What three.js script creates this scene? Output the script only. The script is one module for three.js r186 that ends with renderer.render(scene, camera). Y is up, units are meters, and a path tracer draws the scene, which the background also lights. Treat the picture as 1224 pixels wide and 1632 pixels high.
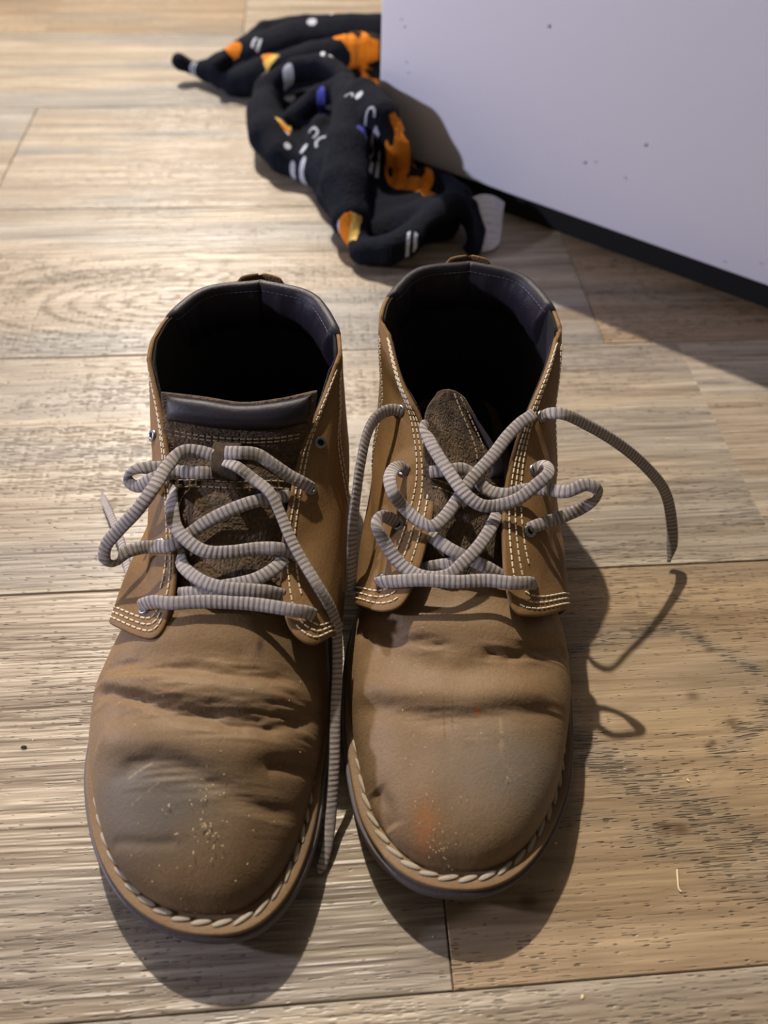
import * as THREE from 'three';
import { mergeGeometries } from 'three/addons/utils/BufferGeometryUtils.js';

// ---------------------------------------------------------------- camera, light, exposure
const scene = new THREE.Scene();
scene.background = new THREE.Color(0x000000);
const camera = new THREE.PerspectiveCamera(71.62, 1224 / 1632, 0.02, 20);
camera.position.set(0, 0.3676, 0);
camera.up.set(0.04, 0.6027, -0.7969);
{ // hand-held phone: looking down 53 degrees, rolled 2.5 degrees
  const m = new THREE.Matrix4().makeBasis(
    new THREE.Vector3(0.99716, 0.026843, 0.070359), new THREE.Vector3(0.040005, 0.602745, -0.79693), new THREE.Vector3(-0.063801, 0.797482, 0.59996));
  camera.quaternion.setFromRotationMatrix(m);
}
camera.focus = 0.37;
camera.userData.fStop = 5.0;
const renderer = new THREE.WebGLRenderer();
renderer.toneMapping = THREE.LinearToneMapping;
renderer.toneMappingExposure = 1.0;
renderer.shadowMap.enabled = true;
const LAMP_POS = new THREE.Vector3(-0.66, 2.9, -2.8);
const LAMP_POWER = 68, LAMP_COLOR = 0xfff4e6;
const COOL_POS = new THREE.Vector3(-1.35, 0.5, -0.25);
const COOL_POWER = 4.7, COOL_COLOR = 0xdcdfff;

// ---------------------------------------------------------------- helpers
function rng(seed) { let s = seed >>> 0; return () => { s = (s + 0x6d2b79f5) >>> 0; let t = s; t = Math.imul(t ^ (t >>> 15), t | 1); t ^= t + Math.imul(t ^ (t >>> 7), t | 61); return ((t ^ (t >>> 14)) >>> 0) / 4294967296; }; }
const NT = new Float32Array(65536); { const r = rng(77); for (let i = 0; i < 65536; i++) NT[i] = r(); }
function vn(x, y) {                                    // value noise 0..1
  const xf = Math.floor(x), yf = Math.floor(y); let u = x - xf, v = y - yf;
  const x0 = xf & 255, x1 = (xf + 1) & 255, y0 = (yf & 255) << 8, y1 = ((yf + 1) & 255) << 8;
  u = u * u * (3 - 2 * u); v = v * v * (3 - 2 * v);
  const a = NT[y0 + x0], b = NT[y0 + x1], c = NT[y1 + x0], d = NT[y1 + x1];
  return a + (b - a) * u + (c - a + (a - b - c + d) * u) * v;
}
function fbm(x, y, o = 4) { let s = 0, a = 0.5, t = 0; for (let i = 0; i < o; i++) { s += a * vn(x + i * 17.3, y - i * 9.1); t += a; a *= 0.5; x *= 2.03; y *= 2.03; } return s / t; }
const clamp = (x, a = 0, b = 1) => Math.min(b, Math.max(a, x));
const lerp = (a, b, t) => a + (b - a) * t;
const smooth = (a, b, x) => { const t = clamp((x - a) / (b - a)); return t * t * (3 - 2 * t); };
const V = (x, y, z) => new THREE.Vector3(x, y, z);
const gauss = (d, s) => Math.exp(-0.5 * (d / s) * (d / s));
function tex(w, h, fn, srgb = true) {                  // fn(u, v, out) in sRGB 0..255
  const d = new Uint8Array(w * h * 4), o = [0, 0, 0];
  for (let j = 0, k = 0; j < h; j++) for (let i = 0; i < w; i++, k += 4) {
    fn((i + 0.5) / w, (j + 0.5) / h, o);
    d[k] = clamp(o[0], 0, 255); d[k + 1] = clamp(o[1], 0, 255); d[k + 2] = clamp(o[2], 0, 255); d[k + 3] = 255;
  }
  const t = new THREE.DataTexture(d, w, h);
  t.wrapS = t.wrapT = THREE.RepeatWrapping; t.magFilter = THREE.LinearFilter; t.minFilter = THREE.LinearMipmapLinearFilter; t.generateMipmaps = true;
  if (srgb) t.colorSpace = THREE.SRGBColorSpace;
  t.needsUpdate = true; return t;
}
const used = {};
function numbered(n) { const k = (used[n] = (used[n] ?? -1) + 1); return k ? n + '_' + String(k).padStart(3, '0') : n; }
function shadows(m) { m.castShadow = m.receiveShadow = true; return m; }
function mesh(name, geo, mat, parent) { const m = shadows(new THREE.Mesh(geo, mat)); m.name = parent ? name : numbered(name); (parent ?? scene).add(m); return m; }
function thing(name, label, category, pos = [0, 0, 0], turn = 0, group) {
  const o = new THREE.Group(); o.name = numbered(name); o.position.set(...pos); o.rotation.y = turn; o.userData = { label, category };
  if (group) o.userData.group = group; scene.add(o); return o;
}
function struct(name, geo, mat, pos) { const m = shadows(new THREE.Mesh(geo, mat)); m.name = name; m.userData.kind = 'structure'; if (pos) m.position.set(...pos); scene.add(m); return m; }
function geom(pos, idx, uv) {
  const g = new THREE.BufferGeometry(); g.setAttribute('position', new THREE.Float32BufferAttribute(pos, 3));
  g.setAttribute('uv', new THREE.Float32BufferAttribute(uv ?? new Float32Array(pos.length / 3 * 2), 2)); g.setIndex(idx); g.computeVertexNormals(); return g;
}
// uniform Catmull-Rom through a list of numbers / vectors
function cr1(p, t) {
  const n = p.length - 1, x = clamp(t) * n, i = Math.min(n - 1, Math.floor(x)), f = x - i;
  const a = i ? p[i - 1] : 2 * p[0] - p[1], b = p[i], c = p[i + 1], d = i + 2 <= n ? p[i + 2] : 2 * p[n] - p[n - 1];
  return b + 0.5 * f * (c - a + f * (2 * a - 5 * b + 4 * c - d + f * (3 * (b - c) + d - a)));
}
// piecewise cubic through (x, y) knots, monotone-limited
function curve1(knots) {
  const n = knots.length, m = [];
  for (let i = 0; i < n; i++) {
    const l = i ? (knots[i][1] - knots[i - 1][1]) / (knots[i][0] - knots[i - 1][0]) : null, r = i < n - 1 ? (knots[i + 1][1] - knots[i][1]) / (knots[i + 1][0] - knots[i][0]) : null;
    m.push(l === null ? r : r === null ? l : l * r <= 0 ? 0 : 2 * l * r / (l + r));
  }
  return (x) => {
    if (x <= knots[0][0]) return knots[0][1]; if (x >= knots[n - 1][0]) return knots[n - 1][1];
    let i = 0; while (x > knots[i + 1][0]) i++;
    const h = knots[i + 1][0] - knots[i][0], t = (x - knots[i][0]) / h, t2 = t * t, t3 = t2 * t;
    return (2 * t3 - 3 * t2 + 1) * knots[i][1] + (t3 - 2 * t2 + t) * h * m[i] + (-2 * t3 + 3 * t2) * knots[i + 1][1] + (t3 - t2) * h * m[i + 1];
  };
}
// a surface through a grid of control points given in millimetres: grid[row][column] = [x, y, z]; u runs along a row, v across rows
function patch(grid, side = 1) {
  const ch = [0, 1, 2].map((k) => grid.map((r) => r.map((p) => p[k] * 0.001 * (k === 0 ? side : 1))));
  return (u, v) => V(...ch.map((rows) => cr1(rows.map((r) => cr1(r, u)), v)));
}
function normalAt(f, u, v) {
  const e = 1e-3, u0 = Math.max(0, u - e), u1 = Math.min(1, u + e), v0 = Math.max(0, v - e), v1 = Math.min(1, v + e);
  return f(u1, v).sub(f(u0, v)).cross(f(u, v1).sub(f(u, v0))).normalize();
}
// leather-like sheet: outer face f(u, v), thickness th towards the inside; flip = -1 when the natural normal points inwards
function sheet(f, nu, nv, th, { flip = 1, disp = null, uvf = null, lift = 0 } = {}) {
  const pos = [], uv = [], idx = [], nO = (nu + 1) * (nv + 1), P = [], N = [];
  for (let j = 0; j <= nv; j++) for (let i = 0; i <= nu; i++) {
    const u = i / nu, v = j / nv, p = f(u, v), n = normalAt(f, u, v).multiplyScalar(flip);
    p.addScaledVector(n, lift + (disp ? disp(p, u, v) : 0)); P.push(p); N.push(n);
    pos.push(p.x, p.y, p.z); const q = uvf ? uvf(p, u, v) : [u, v]; uv.push(q[0], q[1]);
  }
  for (let k = 0; k < nO; k++) { const p = P[k].clone().addScaledVector(N[k], -th); pos.push(p.x, p.y, p.z); uv.push(uv[2 * k], uv[2 * k + 1]); }
  const q = (a, b, c, d) => flip > 0 ? idx.push(a, b, c, a, c, d) : idx.push(a, c, b, a, d, c);
  for (let j = 0; j < nv; j++) for (let i = 0; i < nu; i++) {
    const a = j * (nu + 1) + i, b = a + 1, c = b + nu + 1, d = a + nu + 1;
    q(a, b, c, d); q(nO + a, nO + d, nO + c, nO + b);
  }
  // rounded rim
  const loop = []; for (let i = 0; i < nu; i++) loop.push(i); for (let j = 0; j < nv; j++) loop.push(j * (nu + 1) + nu);
  for (let i = nu; i > 0; i--) loop.push(nv * (nu + 1) + i); for (let j = nv; j > 0; j--) loop.push(j * (nu + 1));
  const base = pos.length / 3, L = loop.length;
  for (let k = 0; k < L; k++) {
    const c = loop[k], a = P[loop[(k + L - 1) % L]], b = P[loop[(k + 1) % L]];
    const out = b.clone().sub(a).cross(N[c]).normalize().multiplyScalar(flip);
    const p = P[c].clone().addScaledVector(N[c], -th / 2).addScaledVector(out, th * 0.28); pos.push(p.x, p.y, p.z); uv.push(uv[2 * c], uv[2 * c + 1]);
  }
  for (let k = 0; k < L; k++) {
    const k2 = (k + 1) % L, a = loop[k], b = loop[k2], m0 = base + k, m1 = base + k2;
    q(a, m0, m1, b); q(m0, nO + a, nO + b, m1);
  }
  return geom(pos, idx, uv);
}
const capsuleCache = {};
function capsule(a, b, r, seg = 6) {
  const d = b.clone().sub(a), L = d.length(); const key = r + '_' + seg;
  const g = new THREE.CapsuleGeometry(r, Math.max(1e-5, L - r), 2, seg);
  g.applyQuaternion(new THREE.Quaternion().setFromUnitVectors(V(0, 1, 0), d.normalize())); g.translate((a.x + b.x) / 2, (a.y + b.y) / 2, (a.z + b.z) / 2); return g;
}
// a run of stitches along points (Vector3), each a little thread capsule
function stitches(pts, pitch = 0.0034, len = 0.0024, r = 0.00048) {
  const c = new THREE.CatmullRomCurve3(pts), L = c.getLength(), n = Math.max(1, Math.round(L / pitch)), out = [];
  for (let i = 0; i < n; i++) { const t = (i + 0.5) / n, h = len / L / 2; out.push(capsule(c.getPointAt(clamp(t - h)), c.getPointAt(clamp(t + h)), r, 5)); }
  return mergeGeometries(out);
}
// flat ribbed lace along points; w wide, h thick, ribs across it; up = rough facing direction
function lace(pts, { w = 0.0066, h = 0.0025, up = V(0, 0.8, 0.6), rib = 0.0024, taper0 = 0, taper1 = 0, ups = null } = {}) {
  const c = new THREE.CatmullRomCurve3(pts, false, 'centripetal'), L = c.getLength(), n = Math.max(8, Math.round(L / 0.0006)), M = 14, pos = [], idx = [], uv = [];
  c.arcLengthDivisions = 600; c.updateArcLengths();
  let prev = null;
  for (let i = 0; i <= n; i++) {
    const t = i / n, p = c.getPointAt(t), T = c.getTangentAt(t);
    let b = T.clone().cross(ups ? ups(t) : up); if (prev && b.length() < 0.25) b = prev.clone(); b.addScaledVector(T, -b.dot(T)).normalize(); if (prev) { if (b.dot(prev) < 0) b.negate(); b.lerp(prev, 0.85).normalize(); } prev = b;
    const nn = b.clone().cross(T).normalize(), s = t * L;
    const k = 0.84 + 0.16 * Math.pow(Math.abs(Math.sin(Math.PI * s / rib)), 0.7);
    let f = 1; if (taper0) f *= lerp(0.35, 1, smooth(0, taper0, s)); if (taper1) f *= lerp(0.35, 1, smooth(0, taper1, L - s)); if (i === 0 || i === n) f *= 0.05;
    for (let j = 0; j < M; j++) {
      const a = j / M * Math.PI * 2, ca = Math.cos(a), sa = Math.sin(a);
      const x = Math.sign(ca) * Math.pow(Math.abs(ca), 0.8) * w / 2 * f * (0.96 + 0.04 * k), y = Math.sign(sa) * Math.pow(Math.abs(sa), 0.9) * h / 2 * f * k;
      pos.push(p.x + b.x * x + nn.x * y, p.y + b.y * x + nn.y * y, p.z + b.z * x + nn.z * y); uv.push(j / M, s / 0.01);
    }
  }
  for (let i = 0; i < n; i++) for (let j = 0; j < M; j++) { const a = i * M + j, b2 = i * M + (j + 1) % M; idx.push(a, a + M, b2, b2, a + M, b2 + M); }
  return geom(pos, idx, uv);
}
const mm = (list) => list.map((p) => V(p[0] * 0.001, p[1] * 0.001, p[2] * 0.001));

// ---------------------------------------------------------------- materials
const M = {};
M.wall = new THREE.MeshStandardMaterial({ color: 0x524f4a, roughness: 0.9 });
M.ceiling = new THREE.MeshStandardMaterial({ color: 0x55524d, roughness: 0.95 });
M.subfloor = new THREE.MeshStandardMaterial({ color: 0x2a211a, roughness: 0.95 });

// ---------------------------------------------------------------- room shell
const RX0 = -1.9, RX1 = 1.9, RZ0 = -3.5, RZ1 = 1.3, RH = 3.1;
const bxg = (w, h, d) => new THREE.BoxGeometry(w, h, d);
const floor = struct('floor', bxg(RX1 - RX0 + 0.2, 0.1, RZ1 - RZ0 + 0.2), M.subfloor, [0, -0.0565, (RZ0 + RZ1) / 2]);
struct('ceiling', bxg(RX1 - RX0 + 0.2, 0.1, RZ1 - RZ0 + 0.2), M.ceiling, [0, RH + 0.05, (RZ0 + RZ1) / 2]);
struct('wall_left', bxg(0.1, RH + 0.0065, RZ1 - RZ0), M.wall, [RX0 - 0.05, RH / 2 - 0.00325, (RZ0 + RZ1) / 2]);
struct('wall_right', bxg(0.1, RH + 0.0065, RZ1 - RZ0), M.wall, [RX1 + 0.05, RH / 2 - 0.00325, (RZ0 + RZ1) / 2]);
struct('wall_back', bxg(RX1 - RX0 + 0.2, RH + 0.0065, 0.1), M.wall, [0, RH / 2 - 0.00325, RZ0 - 0.05]);
struct('wall_front', bxg(RX1 - RX0 + 0.2, RH + 0.0065, 0.1), M.wall, [0, RH / 2 - 0.00325, RZ1 + 0.05]);

// floor planks: each its own board with bevelled edges; grain textures computed per board kind
const PW = 0.21, PL = 1.22, PZ = -0.01665;
function woodMaps(seed, o) {                            // board TL m (u) by 0.21 m (v); grain runs along u
  const W = o.big ? 2048 : 1024, H = o.fine ? 1024 : o.big ? 512 : 256, TL = o.fine ? 0.5 : 1, r = rng(seed), sx = r() * 200, sy = r() * 200;
  const bump = new Uint8Array(W * H * 4);
  const A = o.base, B = o.dark, G = o.grey, LT = [A[0] * 1.13, A[1] * 1.13, A[2] * 1.12];
  let k = 0;
  const map = tex(W, H, (u, v, out) => {
    const x = u * TL, y = v * 0.21;
    const wx = (fbm(x * 3.1 + sx, y * 10 + sy, 3) - 0.5), wy = (fbm(x * 5.2 + sy, y * 14 + sx, 3) - 0.5);
    let q = y * o.rings + wx * o.warp + wy * o.warp * 0.5, arcW = 0;
    for (const c of o.arcs ?? []) {                     // nested arcs where the saw cut through a growth cone
      const dx = (x - c[0]) / c[2], dy = (y - c[1]) / c[3], rr = Math.sqrt(dx * dx + dy * dy + 0.02), wgt = Math.exp(-Math.pow(rr * 0.75, 4)) * (c[4] < 0 ? smooth(0.45, -0.1, dx) : c[4] > 1 ? 1 : smooth(-0.45, 0.1, dx));
      arcW = Math.max(arcW, clamp(wgt * 1.3)); q = lerp(q, rr * 6 + wx * 1.2, clamp(wgt * 1.3));
    }
    const ring = Math.pow(0.5 + 0.5 * Math.sin(q * 6.283), 2.2);
    let band = 0;
    for (const c of o.bands ?? []) { const [d] = distSeg(x + wy * 0.02, y + wx * 0.03, c); band = Math.max(band, Math.exp(-Math.pow(d / c[4], 2)) * c[5]); }
    const slope = wx * 0.006;
    const st1 = fbm(x * 7 + sx, (y + slope) * 170 + sy, 3), st2 = vn(x * 20 + sy, (y + slope * 1.5) * 640 + sx), st3 = fbm(x * 2.2 + sx * 2, y * 45 + sx, 3), st5 = vn(x * 55 + sx, (y + slope) * 1250 + sy * 3);
    const pn = vn(x * 210 + sx * 3, (y + wy * 0.012) * 2500 + sy), pn2 = vn(x * 95 + sy * 3, (y + wy * 0.012) * 1900 + sx * 5);
    const dens = clamp(o.pore * (0.25 + 0.9 * smooth(0.42, 0.68, fbm(x * 6 + sx * 3, y * 38 + sy, 3))) + band + 0.5 * arcW * ring), pore = clamp(smooth(0.9 - 0.42 * dens, 1.02 - 0.3 * dens, pn) + 0.6 * smooth(0.92 - 0.35 * dens, 1.05 - 0.3 * dens, pn2));
    const grey = clamp(smooth(0.48, 0.72, fbm(x * 4.3 + sy * 2, y * 26 + sx * 2, 3)) * o.greyAmt + 0.35 * band);
    let d = 0.36 * ring * o.ringAmt + 0.55 * (st1 - 0.4) + 0.5 * (st2 - 0.5) * o.fiber + 0.34 * (st5 - 0.5) * o.fiber + 0.5 * (st3 - 0.45);
    for (const c of o.knots ?? []) { const e = Math.hypot((x - c[0]) / 1.5, y - c[1]) / c[2]; d += 0.75 * Math.exp(-e * e); }
    d = clamp(d + 0.2, -0.25, 1.1);
    const pm = 1 - 0.3 * pore * o.pd;
    for (let c = 0; c < 3; c++) out[c] = lerp(d < 0 ? lerp(A[c], LT[c], -d * 4) : lerp(A[c], B[c], d), G[c] * (1.06 - 0.4 * d), grey) * pm;
    const hgt = 150 + 80 * (st2 - 0.5) * o.fiber + 50 * (st5 - 0.5) * o.fiber - 95 * pore + 45 * (st1 - 0.5) - 30 * ring * o.ringAmt;
    bump[k] = bump[k + 1] = bump[k + 2] = clamp(hgt, 0, 255); bump[k + 3] = 255; k += 4;
  });
  const bt = new THREE.DataTexture(bump, W, H); bt.wrapS = bt.wrapT = THREE.RepeatWrapping; bt.magFilter = THREE.LinearFilter; bt.minFilter = THREE.LinearMipmapLinearFilter; bt.generateMipmaps = true; bt.needsUpdate = true;
  const m = new THREE.MeshPhysicalMaterial({ map, bumpMap: bt, bumpScale: 0.0009, roughness: 0.4, specularIntensity: 1 }); m.userData.TL = TL; return m;
}
function distSeg(x, y, c) { const dx = c[2] - c[0], dy = c[3] - c[1], t = clamp(((x - c[0]) * dx + (y - c[1]) * dy) / (dx * dx + dy * dy + 1e-9)); return [Math.hypot(x - c[0] - dx * t, y - c[1] - dy * t), t]; }
const pale = { base: [174, 160, 139], dark: [104, 89, 72], grey: [140, 135, 128], fiber: 1, pd: 0.75 }, brown = { base: [166, 144, 114], dark: [98, 79, 58], grey: [114, 110, 104], fiber: 0.7, pd: 1 };
const WOOD = {
  front: woodMaps(11, { ...pale, rings: 34, warp: 1.4, ringAmt: 0.6, pore: 0.3, greyAmt: 0.45, big: true, fine: true }),
  frontLeft: woodMaps(23, { ...pale, rings: 30, warp: 0.8, ringAmt: 0.4, pore: 0.25, greyAmt: 0.35, big: true, fine: true, fiber: 1.35 }),
  frontRight: woodMaps(37, { ...brown, rings: 60, warp: 15, ringAmt: 0.28, pore: 0.3, greyAmt: 0.25, big: true, fine: true, fiber: 0.55,
    bands: [[0.11, 0.122, 0.215, 0.046, 0.009, 0.7], [0.13, 0.1, 0.21, 0.035, 0.008, 0.6], [0.12, 0.15, 0.2, 0.168, 0.004, 0.6], [0.2, 0.168, 0.24, 0.14, 0.004, 0.7], [0.205, 0.097, 0.24, 0.12, 0.006, 0.7], [0.15, 0.055, 0.22, 0.022, 0.008, 0.6], [0.105, 0.07, 0.14, 0.062, 0.005, 0.5]],
    knots: [[0.215, 0.16, 0.0022], [0.218, 0.152, 0.0018], [0.199, 0.125, 0.0025], [0.215, 0.109, 0.0024], [0.198, 0.097, 0.0016], [0.201, 0.099, 0.0014], [0.162, 0.059, 0.003], [0.17, 0.058, 0.0026], [0.089, 0.032, 0.003]] }),
  middle: woodMaps(41, { ...pale, rings: 40, warp: 1.2, ringAmt: 0.4, pore: 0.5, greyAmt: 0.5, big: true }),
  arcs: woodMaps(53, { ...pale, rings: 30, warp: 0.9, ringAmt: 0.75, pore: 0.4, greyAmt: 0.8, big: true, arcs: [[0.25, 0.068, 0.13, 0.042, -1]] }),
  plain: woodMaps(67, { ...pale, rings: 26, warp: 1.0, ringAmt: 0.35, pore: 0.4, greyAmt: 0.9, big: true }),
  brownMid: woodMaps(71, { ...brown, rings: 30, warp: 1.2, ringAmt: 0.5, pore: 0.5, greyAmt: 0.3 }),
  far: woodMaps(83, { ...pale, rings: 22, warp: 1.6, ringAmt: 0.4, pore: 0.3, greyAmt: 0.8 }),
  swirl: woodMaps(97, { ...pale, rings: 30, warp: 2.6, ringAmt: 0.75, pore: 0.4, greyAmt: 0.8, arcs: [[0.55, 0.18, 0.12, 0.035, 1]] }),
};
function plankGeo(w, d, u0, v0, TL) {                        // top face inset 0.7 mm, chamfered edge, sides
  const c = 0.0008, t = 0.0065, pos = [], uv = [], idx = [];
  const ring = (ins, y) => { for (const [sx, sz] of [[0, 0], [1, 0], [1, 1], [0, 1]]) { const x = sx ? w - ins : ins, z = sz ? d - ins : ins; pos.push(x, y, -z); uv.push((u0 + x) / TL, v0 + z / 0.21); } };
  const quads = (a, b) => { for (let i = 0; i < 4; i++) { const j = (i + 1) % 4; idx.push(a + i, b + i, b + j, a + i, b + j, a + j); } };
  ring(c, 0); idx.push(0, 1, 2, 0, 2, 3);
  ring(c, 0); ring(0.0002, -c); quads(4, 8);
  ring(0.0002, -c); ring(0.0002, -t); quads(12, 16);
  const g = geom(pos, idx, uv).toNonIndexed(); g.computeVertexNormals(); return g;
}
{
  const r = rng(5);
  // [row, x of one joint]; rows are counted away from the viewer, row 0 lies under the toes of the boots
  const joints = { 0: 0.0412, 2: 0.2185, 3: -0.315, '-1': -0.35, 1: -0.62, 4: 0.5, 5: -0.1 };
  const style = (row, k) => ({ '-1': ['front', 'middle'], 0: ['frontLeft', 'frontRight'], 1: ['plain', 'middle'], 2: ['arcs', 'brownMid'], 3: ['far', 'plain'], 4: ['far', 'swirl'] }[row] ?? [woodNames[(row * 3 + 90) % 9], woodNames[(row * 5 + 91) % 9]])[((k % 2) + 2) % 2];
  const woodNames = Object.keys(WOOD);
  for (let row = -6; row < 17; row++) {
    const z0 = PZ - row * PW; let zn = z0, zf = z0 - PW; if (zf > RZ1 || zn < RZ0) continue; zn = Math.min(zn, RZ1); zf = Math.max(zf, RZ0);
    const j0 = joints[row] ?? (r() - 0.5) * PL;
    for (let k = -3; k < 3; k++) {
      let xa = j0 + k * PL, xb = xa + PL; if (xb < RX0 + 0.02 || xa > RX1 - 0.02) continue; xa = Math.max(xa, RX0); xb = Math.min(xb, RX1);
      let u0 = r() * 0.3; const st = style(row, k + 1), v0 = st === 'arcs' || st === 'frontRight' || st === 'frontLeft' || st === 'front' ? 0 : r();
      if (st === 'arcs') u0 = 0.595 - (xb - xa) + (xb - 0.2185); 
      if (st === 'frontRight') u0 = 0.05;
      const m = mesh('plank', plankGeo(xb - xa, zn - zf, u0, v0, WOOD[st].userData.TL), WOOD[st], floor);
      m.position.set(xa, 0.0565, zn - floor.position.z);
    }
  }
}

// ---------------------------------------------------------------- lamps (out of the picture, overhead)
M.lampMetal = new THREE.MeshStandardMaterial({ color: 0xbfbfbf, roughness: 0.35, metalness: 1 });
function ceilingLamp(label, pos, radius, color, power, soft, glow) {
  const t = thing('ceiling_lamp', label, 'lamp', [pos.x, pos.y, pos.z]);
  const up = RH - pos.y;
  mesh('mount', new THREE.LatheGeometry([[0, up], [radius * 1.1, up], [radius * 1.1, up - 0.02], [0.012, up - 0.03], [0.012, 0.02], [0, 0.02]].map((p) => new THREE.Vector2(p[0], p[1])), 32), M.lampMetal, t);
  mesh('bulb', new THREE.SphereGeometry(radius, 24, 16), new THREE.MeshStandardMaterial({ color: 0xffffff, emissive: color, emissiveIntensity: glow, roughness: 0.4 }), t);
  const l = new THREE.PointLight(color, power, 0, 2); l.castShadow = true; l.shadow.radius = soft; t.add(l); return t;
}
ceilingLamp('warm round bulb hanging from the ceiling behind the boots', LAMP_POS, 0.06, LAMP_COLOR, LAMP_POWER, 1.6, 2);
{ // cool globe lamp standing on the floor
  const t = thing('globe_lamp', 'cool white globe lamp standing on the floor at the left', 'lamp', [COOL_POS.x, 0, COOL_POS.z]), h = COOL_POS.y, r = 0.06;
  mesh('base', new THREE.LatheGeometry([[0, 0], [0.11, 0], [0.11, 0.012], [0.03, 0.022], [0.009, 0.03], [0.009, h - r + 0.004], [0, h - r + 0.004]].map((p) => new THREE.Vector2(p[0], p[1])), 32), M.lampMetal, t);
  const g = mesh('globe', new THREE.SphereGeometry(r, 24, 16), new THREE.MeshStandardMaterial({ color: 0xffffff, emissive: COOL_COLOR, emissiveIntensity: 2, roughness: 0.4 }), t); g.position.y = h;
  const l = new THREE.PointLight(COOL_COLOR, COOL_POWER, 0, 2); l.castShadow = true; l.shadow.radius = 1.6; l.position.y = h; t.add(l);
}

// ---------------------------------------------------------------- white cabinet at the upper right
M.white = new THREE.MeshPhysicalMaterial({ color: 0xe2e0e6, roughness: 0.42, clearcoat: 0.25, clearcoatRoughness: 0.35 });
M.black = new THREE.MeshStandardMaterial({ color: 0x0b0908, roughness: 0.9 });
M.scuff = new THREE.MeshStandardMaterial({ color: 0xb2afb7, roughness: 0.8 });
const CAB = { h: 0.218, w: 0.85, d: 0.42 };
{
  const t = thing('white_cabinet', 'low white cabinet with a plain smooth front over a dark recessed base', 'cabinet', [0.0538, 0, -0.7192], -Math.atan2(0.6135, 0.7897));
  // local x runs along the front to the right, local -z goes back
  const s = new THREE.Shape(); const r = 0.003, w = CAB.w, d = CAB.d;
  s.moveTo(r, 0); s.lineTo(w - r, 0); s.absarc(w - r, r, r, -Math.PI / 2, 0); s.lineTo(w, d - r); s.absarc(w - r, d - r, r, 0, Math.PI / 2); s.lineTo(r, d); s.absarc(r, d - r, r, Math.PI / 2, Math.PI); s.lineTo(0, r); s.absarc(r, r, r, Math.PI, 1.5 * Math.PI);
  const body = new THREE.ExtrudeGeometry(s, { depth: CAB.h - 0.02, bevelEnabled: true, bevelThickness: 0.0015, bevelSize: 0.0015, bevelOffset: -0.0015, bevelSegments: 2, curveSegments: 4 });
  body.rotateX(-Math.PI / 2); body.translate(0, 0.0215, 0);
  mesh('body', body, M.white, t);
  mesh('base', bxg(w - 0.01, 0.022, d - 0.03).translate(w / 2, 0.011, -d / 2 + 0.0125), M.black, t);
  [[0.2575, 0.0973], [0.3506, 0.0285], [0.0292, 0.1045], [0.0317, 0.0964], [0.2496, 0.0681], [0.2122, 0.0695], [0.2216, 0.0729], [0.3772, 0.0371], [0.0221, 0.1361], [0.0256, 0.1312], [0.1574, 0.1591]].forEach((p, i) => mesh('scuff_mark', new THREE.SphereGeometry(1, 8, 6).scale(0.0008 - 0.0005 * ((i * 7) % 5) / 5, 0.0015 - 0.0010 * ((i * 3) % 5) / 5, 0.0002).translate(p[0], p[1], 0.0015), M.scuff, t));
}
// ---------------------------------------------------------------- leather boots
function leatherMap(seed, S, base, worn, dark, stains = [], specks = []) {   // S metres across, stains in texture metres
  const r = rng(seed), ox = r() * 99, oy = r() * 99;
  return tex(1024, 1024, (u, v, o) => {
    const x = u * S, y = v * S;
    const a = fbm(x * 38 + ox, y * 38 + oy, 4), b = fbm(x * 160 + oy, y * 160 + ox, 3), c = vn(x * 1500 + ox, y * 1500), e = fbm(x * 14 + ox * 2, y * 14 + oy, 3);
    const t = clamp(0.5 + (a - 0.5) * 1.3 + (b - 0.5) * 0.5), dk = smooth(0.5, 0.78, e) * 0.55;
    for (let k = 0; k < 3; k++) o[k] = lerp(lerp(base[k], worn[k], t * 0.7), dark[k], dk) * (0.955 + 0.09 * c);
    for (const s of stains) {
      const w = s[5] * clamp(1.4 * Math.exp(-Math.pow(Math.hypot((x - s[0]) / s[2], (y - s[1]) / s[3]) * (0.75 + 0.5 * b), 2)) * (0.55 + 0.9 * (b - 0.05) * (s[6] ? smooth(0.35, 0.7, vn(x * 700, y * 700)) : 1)));
      for (let k = 0; k < 3; k++) o[k] = lerp(o[k], s[4][k], clamp(w));
    }
    for (const s of specks) {                            // scratches: x0, y0, x1, y1, width, colour, amount
      const dx = s[2] - s[0], dy = s[3] - s[1], tt = clamp(((x - s[0]) * dx + (y - s[1]) * dy) / (dx * dx + dy * dy)), d = Math.hypot(x - s[0] - dx * tt, y - s[1] - dy * tt);
      const w = s[6] * Math.exp(-Math.pow(d / s[4], 2)) * smooth(0.3, 0.6, vn(x * 900 + 5, y * 900));
      for (let k = 0; k < 3; k++) o[k] = lerp(o[k], s[5][k], w);
    }
  });
}
const grainBump = tex(512, 512, (u, v, o) => { const x = u * 64, y = v * 64; o[0] = o[1] = o[2] = 128 + 90 * (fbm(x, y, 3) - 0.5) + 70 * (vn(x * 3.1, y * 3.1) - 0.5); }, false);
const fuzzBump = tex(512, 512, (u, v, o) => { o[0] = o[1] = o[2] = 255 * fbm(u * 128, v * 128, 3); }, false);
function rep(t, n, m = n) { const c = t.clone(); c.repeat.set(n, m); c.needsUpdate = true; return c; }
const TAN = [116, 92, 64], WORN = [132, 109, 81], DARK = [88, 70, 52];
const leather = (map, bump = rep(grainBump, 3)) => new THREE.MeshPhysicalMaterial({ map, bumpMap: bump, bumpScale: 0.00025, roughness: 0.58, specularIntensity: 0.45, sheen: 0.15, sheenRoughness: 0.6, sheenColor: new THREE.Color(0xc9a67c) });
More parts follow.
